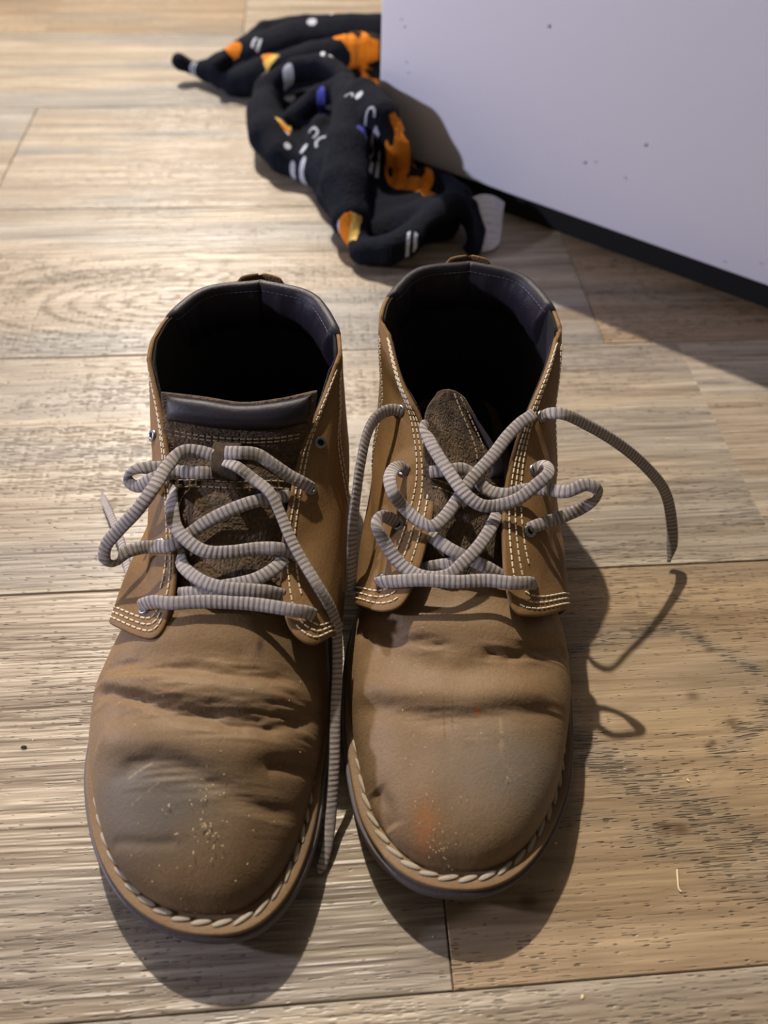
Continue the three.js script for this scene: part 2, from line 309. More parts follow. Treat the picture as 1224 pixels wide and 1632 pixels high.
M.quarter = leather(leatherMap(201, 0.2, [114, 85, 50], [134, 104, 68], [62, 46, 29]));
M.rubber = new THREE.MeshStandardMaterial({ color: 0x575050, roughness: 0.75, bumpMap: rep(grainBump, 2), bumpScale: 0.0003 });
M.welt = leather(leatherMap(207, 0.2, [114, 90, 63], [128, 104, 76], [86, 68, 50]));
M.thread = new THREE.MeshStandardMaterial({ color: 0xcdbfa6, roughness: 0.85 });
M.suedeThread = new THREE.MeshStandardMaterial({ color: 0x9b876c, roughness: 0.9 });
M.weltThread = new THREE.MeshStandardMaterial({ color: 0xb0a48e, roughness: 0.8, bumpMap: rep(grainBump, 1), bumpScale: 0.0004 });
M.lining = new THREE.MeshStandardMaterial({ color: 0x1c1a1d, roughness: 0.95, bumpMap: rep(fuzzBump, 3), bumpScale: 0.0005 });
M.collar = new THREE.MeshPhysicalMaterial({ color: 0x28232a, roughness: 0.35, bumpMap: rep(grainBump, 4, 2), bumpScale: 0.0002, specularIntensity: 0.6 });
M.suede = new THREE.MeshPhysicalMaterial({ map: tex(512, 512, (u, v, o) => { const n = fbm(u * 90, v * 90, 3), m = fbm(u * 9, v * 9, 3), w = 0.8 + 0.5 * (n - 0.5) + 0.5 * (m - 0.5); o[0] = 98 * w; o[1] = 78 * w; o[2] = 56 * w; }), bumpMap: rep(fuzzBump, 1), bumpScale: 0.0009, roughness: 0.95, sheen: 0.5, sheenRoughness: 0.5, sheenColor: new THREE.Color(0x4d3a26) });
M.heelSuede = new THREE.MeshPhysicalMaterial({ color: 0x644a2a, bumpMap: rep(fuzzBump, 1), bumpScale: 0.0008, roughness: 0.95 });
M.metal = new THREE.MeshStandardMaterial({ color: 0x8d8f92, metalness: 1, roughness: 0.38 });
M.lace = new THREE.MeshStandardMaterial({ map: tex(64, 256, (u, v, o) => { const k = 0.84 + 0.2 * vn(u * 10, v * 60) - 0.3 * Math.pow(Math.abs(Math.cos(v * Math.PI * 4.1667)), 5); const edge = Math.abs(Math.sin(u * Math.PI * 2)) < 0.22 ? 0.6 : 1; o[0] = 198 * k * edge; o[1] = 187 * k * edge; o[2] = 181 * k * edge; }), roughness: 0.85, bumpMap: rep(fuzzBump, 1), bumpScale: 0.0003 });

// one boot, local frame: origin under the heel, z to the toe, y up, millimetres in the control points
const spring = (z) => z > 0.19 ? 0.009 * Math.pow((z - 0.19) / 0.118, 2) : 0;
const soleTop = (z) => 0.0135 + 0.006 * smooth(0.13, 0.03, z);
function bootForm(k) {                                    // k = +1 left boot, -1 right boot (outer side is -k)
  const cxs = curve1([[0, 0], [0.05, -0.004], [0.12, -0.004], [0.2, -0.0085], [0.232, -0.0075], [0.268, -0.002], [0.295, 0.004], [0.3085, 0.0085]]), cxr = curve1([[0, 0], [0.2, -0.001], [0.26, -0.001], [0.29, -0.003], [0.316, -0.004]]);
  const hw = curve1([[0.0, 0.034], [0.03, 0.0375], [0.07, 0.040], [0.12, 0.044], [0.165, 0.0545], [0.2, 0.0605], [0.225, 0.0612]]);
  const half = (z, zt, shrink) => {
    let w = hw(Math.min(z, 0.225)) - shrink;
    if (z > 0.2) w = (lerp(hw(z), 0.0612, 0.5) - shrink) * Math.pow(Math.max(0, 1 - Math.pow((z - 0.2) / (zt - 0.2), 2.5)), 0.435);
    if (z < 0.034) w *= Math.pow(Math.max(0, 1 - Math.pow((0.034 - z) / 0.037, 2.3)), 0.45);
    return Math.max(0, w);
  };
  return { cx: (z) => (k > 0 ? cxs(z) : cxr(z)), half };
}
function outline(form, zt, z0, shrink, n = 80) {          // closed outline in plan, [x, z]
  const R = [], L = [];
  for (let i = 0; i <= n; i++) {
    const z = lerp(z0, zt, (1 - Math.cos(Math.PI * i / n)) / 2), w = form.half(z, zt, shrink), c = form.cx(z);
    R.push([c + w, z]); if (i > 0 && i < n) L.push([c - w, z]);
  }
  return R.concat(L.reverse());
}
function inset2(o, d) { const n = o.length; return o.map((p, i) => { const a = o[(i + n - 1) % n], b = o[(i + 1) % n], tx = b[0] - a[0], tz = b[1] - a[1], l = Math.hypot(tx, tz) || 1; return [p[0] - tz / l * d, p[1] + tx / l * d]; }); }
function loops(list, capFirst, capLast) {                 // list of loops of Vector3, joined in order
  const pos = [], uv = [], idx = [], n = list[0].length;
  list.forEach((l) => l.forEach((p) => { pos.push(p.x, p.y, p.z); uv.push(p.x * 5, p.z * 5 + p.y * 5); }));
  for (let j = 0; j + 1 < list.length; j++) for (let i = 0; i < n; i++) { const a = j * n + i, b = j * n + (i + 1) % n; idx.push(a, a + n, b, b, a + n, b + n); }
  const cap = (j, f) => { const c = pos.length / 3, m = V(0, 0, 0); list[j].forEach((p) => m.add(p)); m.multiplyScalar(1 / n); pos.push(m.x, m.y, m.z); uv.push(m.x * 5, m.z * 5); for (let i = 0; i < n; i++) { const a = j * n + i, b = j * n + (i + 1) % n; f ? idx.push(a, b, c) : idx.push(b, a, c); } };
  if (capFirst) cap(0, true); if (capLast) cap(list.length - 1, false);
  return geom(pos, idx, uv);
}
function distPoly(x, z, pts) {                            // distance to a polyline in plan and where along it (0..1)
  let best = 1e9, at = 0;
  for (let i = 0; i + 1 < pts.length; i++) {
    const ax = pts[i][0], az = pts[i][1], dx = pts[i + 1][0] - ax, dz = pts[i + 1][1] - az, t = clamp(((x - ax) * dx + (z - az) * dz) / (dx * dx + dz * dz));
    const d = Math.hypot(x - ax - dx * t, z - az - dz * t); if (d < best) { best = d; at = (i + t) / (pts.length - 1); }
  }
  return [best, at];
}
function makeBoot(c) {
  const t = thing('leather_boot', c.label, 'boot', c.pos, c.turn, 'pair of worn boots');
  const form = bootForm(c.k), zt = c.zt;
  // ---- outsole and welt
  const o0 = outline(form, zt, -0.003, 0);
  const lift = (o, f) => o.map((p) => V(p[0], f(p[1]), p[1]));
  mesh('outsole', loops([
    lift(inset2(o0, 0.007), (z) => spring(z)), lift(inset2(o0, 0.002), (z) => spring(z) + 0.0006), lift(inset2(o0, 0.0004), (z) => spring(z) + 0.003), lift(inset2(o0, 0.0002), (z) => spring(z) + soleTop(z) * 0.6),
    lift(inset2(o0, 0.0002), (z) => spring(z) + soleTop(z) - 0.0015), lift(inset2(o0, 0.001), (z) => spring(z) + soleTop(z) - 0.0002), lift(inset2(o0, 0.006), (z) => spring(z) + soleTop(z))], true, true), M.rubber, t);
  const wob = (z) => 0.0004 * (vn(z * 90, 3) - 0.5);
  const WT = 0.0032, weltY = (z) => spring(z) + soleTop(z) + WT;
  const weltMesh = mesh('welt', loops([
    lift(inset2(o0, 0.0025), (z) => weltY(z) - WT), lift(inset2(o0, 0.002), (z) => weltY(z) - WT * 0.75), lift(inset2(o0, 0.0022), (z) => weltY(z) - 0.0008 + wob(z)), lift(inset2(o0, 0.003), (z) => weltY(z) + wob(z)), lift(inset2(o0, 0.006), (z) => weltY(z)), lift(inset2(o0, 0.016), (z) => weltY(z) - 0.0004)]), M.welt, t);
  { // heavy welt stitches round the toe, one by one
    const line = inset2(o0, 0.0068).map((p) => V(p[0], weltY(p[1]) + 0.0004, p[1])), g = new THREE.LatheGeometry([[0, -0.0046], [0.0004, -0.0043], [0.0008, -0.0032], [0.001, -0.0012], [0.00104, 0.0008], [0.0009, 0.0028], [0.0005, 0.0042], [0, 0.0046]].map((p) => new THREE.Vector2(p[0], p[1])), 10); g.rotateX(Math.PI / 2); g.scale(1.1, 0.8, 1);
    const cu = new THREE.CatmullRomCurve3(line, true); cu.arcLengthDivisions = 1200; const L = cu.getLength(), n = Math.round(L / 0.0087), rr = rng(c.k + 9);
    for (let i = 0; i < n; i++) {
      const p = cu.getPointAt(i / n); if (p.z < c.stitchFrom[p.x > form.cx(p.z) ? 1 : 0]) continue;
      const T = cu.getTangentAt(i / n), s = mesh('stitch', g, M.weltThread, weltMesh); s.position.copy(p);
      const side = V(T.z, 0, -T.x); T.addScaledVector(side, 0.22 * (c.k > 0 ? 1 : 1) * (0.7 + 0.6 * rr())).normalize(); s.quaternion.setFromUnitVectors(V(0, 0, 1), T); s.scale.set(0.9 + 0.2 * rr(), 1, 0.92 + 0.14 * rr());
    }
  }
  // ---- vamp
  const topY = curve1([[0.1, 0.094], [0.13, 0.083], [0.155, 0.0745], [0.183, 0.068], [0.215, 0.0615], [0.241, 0.0565], [0.265, 0.053], [0.31, 0.049]]);
  const vz = c.zt - 0.0095;
  const vampF = (u, v) => {
    const a = (1 - u) * Math.PI, ca = Math.cos(a), sa = Math.sin(a), z0 = c.throat - 0.035 * Math.pow(Math.abs(ca), 3), z = z0 + (vz - z0) * Math.sin(v * Math.PI / 2) ** 0.9;
    const base = spring(z) + soleTop(z) + WT - 0.0022, q = clamp((z - 0.2) / (vz - 0.2));
    const T = (topY(z) - base + spring(z) * 0.6) * Math.pow(Math.max(0, 1 - Math.pow(q, 2.8)), 0.52);
    const w = form.half(z, vz, 0.0062 - 0.004 * smooth(0.26, 0.2, z)), n = lerp(2.15, 2.45, smooth(0.15, 0.26, z));
    const bulge = 1 + 0.035 * sa * smooth(0.3, 0.24, z);
    return V(form.cx(z) + w * bulge * Math.sign(ca) * Math.pow(Math.abs(ca), 2 / n), base + T * Math.pow(Math.abs(sa), 2 / 2.05), z);
  };
  const vampDisp = (p, u, v) => {
    const side = smooth(0.0, 0.14, u) * smooth(1.0, 0.86, u); let d = 0;
    for (const f of c.folds) {                             // [points, height, width, wobble]
      const wob = 0.0018 * (fbm(p.x * 90 + f[1] * 3000, p.z * 60, 2) - 0.5), [e, at] = distPoly(p.x, p.z + wob, f[0]);
      const edge = smooth(0, 0.12, at) * smooth(1, 0.88, at);
      d += f[1] * gauss(e, f[2]) * (0.25 + 0.75 * edge);
    }
    const wr = c.wrinkle; let m = 0; for (const q of wr) m += gauss(distPoly(p.x, p.z, q[0])[0], q[1]) * q[2];
    d += m * (fbm(p.x * 70, p.z * 620 + p.x * 60, 3) - 0.5);
    d += 0.0012 * (fbm(p.x * 28 + c.k * 7, p.z * 34, 3) - 0.5);
    return d * side;
  };
  M['vamp' + c.k] = leather(leatherMap(c.seed, 0.22, TAN, WORN, DARK, c.stains, c.scratches));
  mesh('vamp', sheet(vampF, 190, 230, 0.0018, { flip: -1, disp: vampDisp, uvf: (p) => [(p.x + 0.11) / 0.22, (p.z - 0.1) / 0.22] }), M['vamp' + c.k], t);
  // ---- quarters: heel column to front edge; c.edges[0] is the -x side, [1] the +x side
  const yRow = [20, 36, 48, 56, 64, 74, 86, 98, 110, 120];
  const cols = (i, side) => {
    const y = yRow[i], s = i / 9, sh = c.shift * Math.max(0, (y - 50) / 70);
    const back = [3, -3, -5, -5, -5, -6, -7, -8, -8, -8][i], top = [0, 0, 0, 0, 0, 0, 0, 0, 0, 0][i];
    const w1 = [27, 29, 30, 31, 31, 31, 31, 32, 32, 31][i], w2 = [35, 40, 43, 45, 46, 46.5, 47, 47, 47, 47][i], w3 = [39, 46, 50, 52, 52, 51, 50, 50.5, 51, 51][i];
    const z1 = [12, 8, 6, 6, 6, 5, 4, 3, 3, 2][i], z2 = [50, 45, 42, 40, 40, 38, 36, 33, 30, 26][i], z3 = [100, 95, 90, 88, 84, 78, 70, 62, 53, 43][i];
    const y2 = [20, 37, 50, 59, 67, 77, 89, 101, 112, 118.5][i], y3 = [20, 38, 52, 62, 69, 79, 91, 102, 111.5, 118][i];
    const f = c.edges[side > 0 ? 1 : 0][i], X3 = side * w3 + sh;
    const bul = [2, 3, 3, 4, 7, 7, 6, 5, 2, 0.5][i];
    const c4 = [lerp(X3, f[0], 0.5) + side * bul, lerp(y3, f[1], 0.5) + [0, 1, 1, 2, 3, 3, 2, 1, 0, 0][i], lerp(z3, f[2], 0.52)];
    return [[0 + sh, y, back], [side * w1 + sh, y, z1], [side * w2 + sh, y2, z2], [X3, y3, z3], c4, f];
  };
  const Q = {};
  for (const side of [-1, 1]) {
    const f = patch(yRow.map((_, i) => cols(i, side))); Q[side] = f;
    const quarterDisp = (p, u, v) => 0.0012 * (fbm(p.z * 30 + 3, p.y * 34 + side * 5, 2) - 0.5) + (c.qfold ? c.qfold(side, u, v) : 0);
    const Qd = (u, v) => { const p = f(u, v); return p.addScaledVector(normalAt(f, u, v).multiplyScalar(-side), quarterDisp(p, u, v)); };
    Q[side + 'n'] = (u, v) => normalAt(f, u, v).multiplyScalar(-side); Q[side + 'd'] = Qd;
    const qm = mesh('quarter', sheet(f, 90, 90, 0.0023, { flip: -side, disp: quarterDisp, uvf: (p, u, v) => [u * 0.9, v * 0.55] }), M.quarter, t);
    const lin = (u, v) => f(0.0 + u * 0.982, 0.03 + v * 0.955);
    mesh('lining', sheet(lin, 50, 40, 0.0012, { flip: -side, lift: -0.0027, disp: quarterDisp, uvf: (p, u, v) => [u * 2, v] }), M.lining, t);
    // seams
    const at = (u, v, h = 0.0002) => Qd(u, v).addScaledVector(Q[side + 'n'](u, v), h), seam = (n, fn) => { const a = []; for (let i = 0; i <= n; i++) { const [u, v] = fn(i / n); a.push(at(u, v)); } return stitches(a); };
    const G = [];
    for (const k of c.rowsFacing) G.push(seam(26, (q) => [1 - k, lerp(0.46, 0.985, q)]));
    for (const k of [0.013, 0.026, 0.039]) G.push(seam(20, (q) => [1 - k, lerp(0.12, 0.42, q)]));
    for (const k of [0.63, 0.655]) G.push(seam(24, (q) => [k + 0.04 * q, lerp(0.02, 0.93, q)]));
    mesh('stitching', mergeGeometries(G), M.thread, qm);
    // eyelets
    for (const q of c.eyelets[side > 0 ? 1 : 0]) {
      let u = 0.9, v = 0.6, best = 1e9; const target = V(q[0], q[1], q[2]).multiplyScalar(0.001);
      for (let a = 0.6; a < 0.99; a += 0.01) for (let b = 0.3; b < 0.98; b += 0.01) { const d = f(a, b).distanceToSquared(target); if (d < best) { best = d; u = a; v = b; } }
      const g = new THREE.LatheGeometry([[0.0016, -0.0008], [0.0016, 0.0003], [0.0022, 0.0009], [0.0031, 0.0006], [0.0034, -0.0003]].map((p) => new THREE.Vector2(p[0], p[1])), 20);
      const e = mesh('eyelet', g, M.metal, qm); e.position.copy(at(u, v)); e.quaternion.setFromUnitVectors(V(0, 1, 0), Q[side + 'n'](u, v));
      const hole = mesh('eyelet_hole', new THREE.CylinderGeometry(0.0018, 0.0018, 0.0006, 14), M.black, qm); hole.position.copy(at(u, v, 0.0001)); hole.quaternion.copy(e.quaternion);
    }
  }
  // ---- heel strip and pull tab, collar, insole
  const rim = (s) => { const sd = s < 0 ? -1 : 1; return Q[sd + 'd'](Math.abs(s), 1); }, rimN = (s) => Q[(s < 0 ? -1 : 1) + 'n'](Math.max(0.004, Math.abs(s)), 0.985);
  const heelF = (u, v) => { const s = lerp(-0.075, 0.075, u), sd = s < 0 ? -1 : 1, vv = lerp(0.25, 1, v), p = Q[sd + 'd'](Math.abs(s), vv); p.z -= 0.0006; const rd = Math.pow(Math.max(0, 1 - Math.pow(Math.abs(2 * u - 1), 4)), 0.5); if (v > 0.85) { p.y += (v - 0.85) * 0.024 * rd; p.z -= Math.sin((v - 0.85) * 21) * 0.0012; } return p; };
  mesh('heel_strip', sheet(heelF, 16, 40, 0.0022, { flip: -1, lift: 0.0022, uvf: (p, u, v) => [u * 0.3, v] }), M.heelSuede, t);
  { // padded collar roll, swept round the back of the rim
    const prof = [[-0.2, -1.5], [-0.3, 0.4], [0.6, 2.1], [2.4, 3.0], [4.6, 2.2], [6.0, 0.0], [6.3, -1.6], [6.9, -3.2], [8.6, -8], [9.2, -14], [8.4, -20], [6.4, -25.5], [3.6, -28.5], [2.4, -29]];
    const ns = 72, pos = [], idx = [], uv = [], m = prof.length;
    for (let i = 0; i <= ns; i++) {
      const s = lerp(c.collar[0], c.collar[1], i / ns), sd = s < 0 ? -1 : 1, a = Math.abs(s), n = rimN(s), e = i / ns, end = Math.pow(Math.min(1, Math.min(e, 1 - e) * 16 + 0.12), 0.5);
      n.y *= 0.3; n.normalize(); const p = rim(s);
      prof.forEach((q, j) => { const ruck = 0.0005 * (vn(i * 0.55, j * 0.25) - 0.5) * (j > 6 ? 2.4 : 0.6); pos.push(p.x - n.x * (q[0] * 0.001 * end + ruck), p.y + q[1] * 0.001 * (j > 5 ? 1 : end), p.z - n.z * (q[0] * 0.001 * end + ruck)); uv.push(e, j / m); });
    }
    for (let i = 0; i < ns; i++) for (let j = 0; j + 1 < m; j++) { const a = i * m + j; idx.push(a, a + 1, a + m, a + 1, a + m + 1, a + m); }
    const col = mesh('collar', geom(pos, idx, uv), M.collar, t), sp = [];
    for (let i = 2; i < ns - 1; i++) { const k = (i * m + 6) * 3; sp.push(V(pos[k], pos[k + 1] + 0.0003, pos[k + 2])); }
    mesh('stitching', stitches(sp, 0.0028, 0.002, 0.0003), new THREE.MeshStandardMaterial({ color: 0x5a5560, roughness: 0.8 }), col);
  }
  { // insole
    const o = outline(form, vz - 0.012, 0.008, 0.014, 40);
    mesh('insole', loops([o.map((p) => V(p[0], 0.024, p[1])), o.map((p) => V(p[0], 0.026, p[1]))], true, true), M.lining, t);
  }
  // ---- suede tongue
  const tf = patch(c.tongue), suedeUV = (p, u, v) => [u * 0.6, v];
  const tn = (u, v, h) => tf(u, v).addScaledVector(normalAt(tf, u, v).multiplyScalar(c.tongueSide), h);
  const tongueMesh = mesh('tongue', sheet(tf, 60, 110, 0.0026, { flip: c.tongueSide, uvf: suedeUV, disp: (p, u, v) => 0.0022 * (fbm(u * 5 + c.seed, v * 9, 2) - 0.5) + (c.tongueFold ? c.tongueFold(u, v) : 0) }), M.suede, t);
  if (c.pad) {
    const [ua, ub, va, vb, hh] = c.pad, pf = (u, v) => tf(lerp(ua, ub, u), lerp(va, vb, v));
    mesh('tongue_pad', sheet(pf, 70, 36, 0.003, { flip: c.tongueSide, uvf: (p, u, v) => [u, v * 0.3], lift: 0.0004, disp: (p, u, v) => hh * Math.sqrt(Math.max(0, 1 - Math.pow(Math.abs(2 * v - 1), 2.6))) * Math.sqrt(Math.max(0, 1 - Math.pow(Math.abs(2 * u - 1), 9))) }), M.collar, tongueMesh);
  }
  if (c.keeper) {
    const [ua, ub, va, vb] = c.keeper, kf = (u, v) => tn(lerp(ua, ub, u), lerp(va, vb, v), 0.0006 + 0.0058 * Math.pow(Math.sin(Math.PI * clamp(v)), 0.5));
    mesh('lace_keeper', sheet(kf, 14, 24, 0.0016, { flip: c.tongueSide, uvf: suedeUV, disp: (p, u, v) => 0.0006 * (vn(u * 6, v * 8) - 0.5) }), M.suede, tongueMesh);
  }
  { const G = c.tongueSeams.map((q) => { const a = []; for (let i = 0; i <= 16; i++) { const k = i / 16; a.push(tn(lerp(q[0], q[2], k), lerp(q[1], q[3], k) + (q[4] ?? 0) * Math.sin(Math.PI * k), 0.0004 + (q[5] ?? 0))); } return stitches(a); }); mesh('stitching', mergeGeometries(G), M.suedeThread, tongueMesh); }
  { // double row along the throat of the vamp
    const G = [0.008, 0.022].map((v) => { const a = []; for (let i = 0; i <= 20; i++) { const u = lerp(0.3, 0.7, i / 20), p = vampF(u, v); a.push(p.addScaledVector(normalAt(vampF, u, Math.max(0.004, v)).multiplyScalar(-1), 0.0003 + vampDisp(p, u, v))); } return stitches(a); });
    mesh('stitching', mergeGeometries(G), M.thread, t.children.find((m) => m.name === 'vamp'));
  }
  mesh('lace', mergeGeometries(c.laces.map(([pts, o]) => lace(mm(pts), o ?? {}))), M.lace, t);
  const vampTop = (u, v) => { const p = vampF(u, v); return p.addScaledVector(normalAt(vampF, u, v).multiplyScalar(-1), vampDisp(p, u, v)); };
  return { t, Q, vampF, vampTop };
}
//edges: rows from the sole up to the top corner, mm
const TONGUE_L = [
  [[-26, 58, 182], [-14, 62, 184], [-1, 64, 185], [13, 62, 184], [26, 58, 182]], [[-31, 62, 168], [-17, 70, 169], [-1, 72.5, 170], [15, 70, 169], [29, 62, 167]],
  [[-34, 72, 146], [-18, 79, 147], [-2, 82, 147], [14, 79, 146], [29, 72, 144]], [[-38, 83, 124], [-20, 90, 127], [-2, 92, 128], [15, 90, 125], [30, 83, 121]],
  [[-41, 95, 104], [-21, 99, 108], [-3, 100, 109], [16, 99, 106], [32, 95, 100]], [[-42, 106, 93], [-22, 107, 97], [-2, 107, 98], [17, 107, 96], [33, 106, 89]],
  [[-43, 116, 83], [-22, 116.5, 85], [-2, 116, 87], [17, 117, 84], [35, 118, 78]]];
const TONGUE_R = [
  [[-22, 52, 194], [-10, 56, 195], [-3, 57, 195], [6, 56, 194], [16, 52, 193]], [[-22, 62, 184], [-12, 66, 185], [-4, 67, 185], [6, 66, 184], [16, 62, 183]],
  [[-24, 78, 160], [-13, 80, 163], [-4, 79, 164], [6, 77, 162], [17, 74, 158]], [[-25, 90, 136], [-15, 91, 139], [-4, 88, 141], [6, 86, 139], [17, 82, 134]],
  [[-26, 100, 114], [-17, 101, 117], [-6, 98, 119], [5, 94, 120], [15, 90, 122]], [[-25, 107, 104], [-19, 109, 103], [-12, 108, 103], [-4, 105, 105], [5, 99, 110]],
  [[-20, 112, 96], [-17, 113, 95.5], [-14, 113, 95.5], [-10, 112, 96], [-6, 110, 98]]];
const EL = {
  laces: [
    [[[-12, 103.5, 112], [-20, 105, 111], [-27.5, 106, 112.5], [-33, 105.5, 122], [-37, 104, 135], [-43.5, 98, 143], [-54, 88, 149], [-61, 80, 153], [-61.5, 74.5, 157.5], [-58, 73, 157.5], [-53, 74.5, 152.5], [-46, 75, 149.5], [-37, 79, 151], [-29, 82.5, 152], [-22.5, 84.5, 148], [-13, 89, 142], [-2, 92.5, 136.5], [9.5, 93.5, 131], [17, 92, 127.5], [25, 87, 121]]],
    [[[-12, 98, 118], [-19, 98.5, 119], [-32, 97.5, 119], [-41, 98, 124], [-50, 92.5, 125], [-55, 93.5, 122], [-51, 98, 119.5], [-42, 98, 117], [-35, 97, 116], [-29, 95, 117]]],
    [[[-35, 88, 123], [-32.5, 92, 126], [-30, 93, 136], [-26.5, 89, 146], [-20, 87, 152], [-11, 85, 156], [0, 84, 155], [12.6, 83, 151.5], [22, 82.5, 150.5], [28, 80, 150], [31, 76.5, 150]]],
    [[[-30, 74, 149], [-26, 77, 152], [-22.5, 77.5, 160], [-12, 78, 168], [-2, 78, 171], [10, 77, 171], [20, 74.5, 170], [27, 70, 169]]],
    [[[26, 78, 152], [22, 77.5, 158], [14, 77, 164.5], [5, 76, 167.5], [-3, 75, 169]]],
    [[[-24, 69, 171], [-15, 73, 172], [5, 74, 173.5], [15, 72.5, 172], [26, 68, 169]]],
    [[[-42, 64, 176], [-39.5, 67.5, 176.5], [-33, 71.5, 177], [-25, 73.5, 178.5], [-12, 74.5, 177.5], [-3.7, 74.5, 177], [14, 73.5, 176.5], [25, 73.5, 177.5], [33, 72.5, 178], [39, 70.5, 177.5], [42.5, 66.5, 177]]],
    [[[-7, 103.5, 115], [0, 104.7, 119], [7.4, 100.5, 122], [16.6, 97.5, 128], [22, 92, 135.5], [28, 86, 146], [35, 80, 155.5], [42, 75, 164], [48, 67, 170], [52, 57, 175], [53, 50, 181], [54, 42, 193.7], [54.5, 33, 213], [55.5, 22, 232], [55.5, 11, 251], [54.5, 5, 267], [52, 2.6, 277]], { up: V(0.5, 0.7, 0.45), h: 0.0026, w: 0.0058, taper1: 0.003 }],
    [[[-7, 106.5, 112], [0, 108, 113], [8.5, 106, 111.5], [16.4, 102, 114], [24, 97.5, 116.5], [31, 94, 118], [36, 89.5, 118]]],
    [[[-113, 1.8, 60], [-110.5, 3, 65], [-95, 10, 89], [-81, 16, 112], [-70, 22, 133], [-62, 30, 146]], { w: 0.005, taper0: 0.012 }],
  ],
  tongue: TONGUE_L, tongueSide: 1, pad: [0.035, 0.965, 0.845, 0.99, 0.0052], keeper: [0.36, 0.53, 0.56, 0.76], tongueSeams: [[0.08, 0.79, 0.92, 0.79, -0.008], [0.08, 0.765, 0.92, 0.765, -0.008], [0.1, 0.56, 0.9, 0.56, 0], [0.1, 0.535, 0.9, 0.535, 0]],
  k: 1, label: 'left tan leather boot with its lace looped through the suede tongue', pos: [-0.034, 0, -0.347], turn: -0.121, seed: 301, shift: -6, throat: 0.168, zt: 0.3085, collar: [-0.415, 0.47], stitchFrom: [0.245, 0.2],
  edges: [
    [[-57, 22, 172], [-59, 42, 176], [-57, 57, 182], [-34, 64, 192], [-27, 68, 184], [-26, 73, 168], [-30, 82, 144], [-37, 96, 113], [-46, 106, 87], [-56, 117, 60]],
    [[52, 22, 172], [54, 42, 176], [51, 57, 182], [42, 64, 190], [31, 68, 183], [25, 73, 162], [24, 80, 145], [28, 96, 106], [35, 106, 85], [44, 117, 56]]],
  rowsFacing: [0.025, 0.055], eyelets: [[[-50, 99, 96], [-43, 88, 118], [-37, 76, 148], [-40, 65, 176]], [[38.4, 97.6, 94], [35, 90, 117.5], [30.8, 77, 150], [40, 67.5, 176]]],
  folds: [
    [[[-0.058, 0.2], [-0.0477, 0.2025], [-0.0321, 0.2054], [-0.0137, 0.2065], [0.005, 0.207], [0.0234, 0.2062], [0.0377, 0.202]], -0.0016, 0.0021],
    [[[-0.058, 0.211], [-0.055, 0.2134], [-0.035, 0.219], [-0.017, 0.225], [-0.001, 0.227], [0.015, 0.2293], [0.026, 0.2286], [0.037, 0.2235], [0.048, 0.2124]], -0.0026, 0.0019],
    [[[-0.0165, 0.223], [0.003, 0.2245], [0.021, 0.225], [0.036, 0.2196], [0.048, 0.211]], -0.0013, 0.0014],
    [[[0.026, 0.2435], [0.0385, 0.241], [0.047, 0.237]], -0.0026, 0.0022],
    [[[-0.037, 0.251], [-0.03, 0.247], [-0.019, 0.2448], [-0.0076, 0.2468], [0.003, 0.2523], [0.019, 0.2578], [0.032, 0.2605], [0.042, 0.258]], -0.0015, 0.0028],
    [[[-0.038, 0.2752], [-0.021, 0.277], [-0.004, 0.2755]], -0.0006, 0.0016],
    [[[-0.055, 0.207], [-0.0484, 0.2099], [-0.0156, 0.215], [0.0133, 0.2157], [0.0406, 0.2076]], 0.0026, 0.0042],
    [[[-0.05, 0.232], [-0.0414, 0.2366], [-0.0114, 0.2378], [0.0166, 0.2388], [0.0427, 0.2286]], 0.0024, 0.0055],
    [[[-0.0439, 0.2], [-0.0125, 0.2], [0.0167, 0.1994]], -0.001, 0.004]],
  wrinkle: [[[[-0.055, 0.2134], [-0.035, 0.217], [-0.017, 0.222], [0.015, 0.226], [0.037, 0.2215]], 0.006, 0.0026], [[[-0.055, 0.202], [-0.03, 0.205], [0.03, 0.206]], 0.004, 0.0018], [[[-0.03, 0.249], [0.003, 0.2523], [0.032, 0.2605]], 0.005, 0.0012]],
  stains: [[0.09, 0.16, 0.03, 0.018, [98, 92, 84], 0.8], [0.125, 0.12, 0.02, 0.008, [104, 88, 70], 0.5], [0.128, 0.092, 0.0012, 0.003, [70, 52, 44], 0.8]],
  scratches: [[0.078, 0.152, 0.088, 0.146, 0.0005, [160, 140, 110], 0.6], [0.082, 0.162, 0.095, 0.152, 0.0004, [160, 140, 110], 0.5]],
};
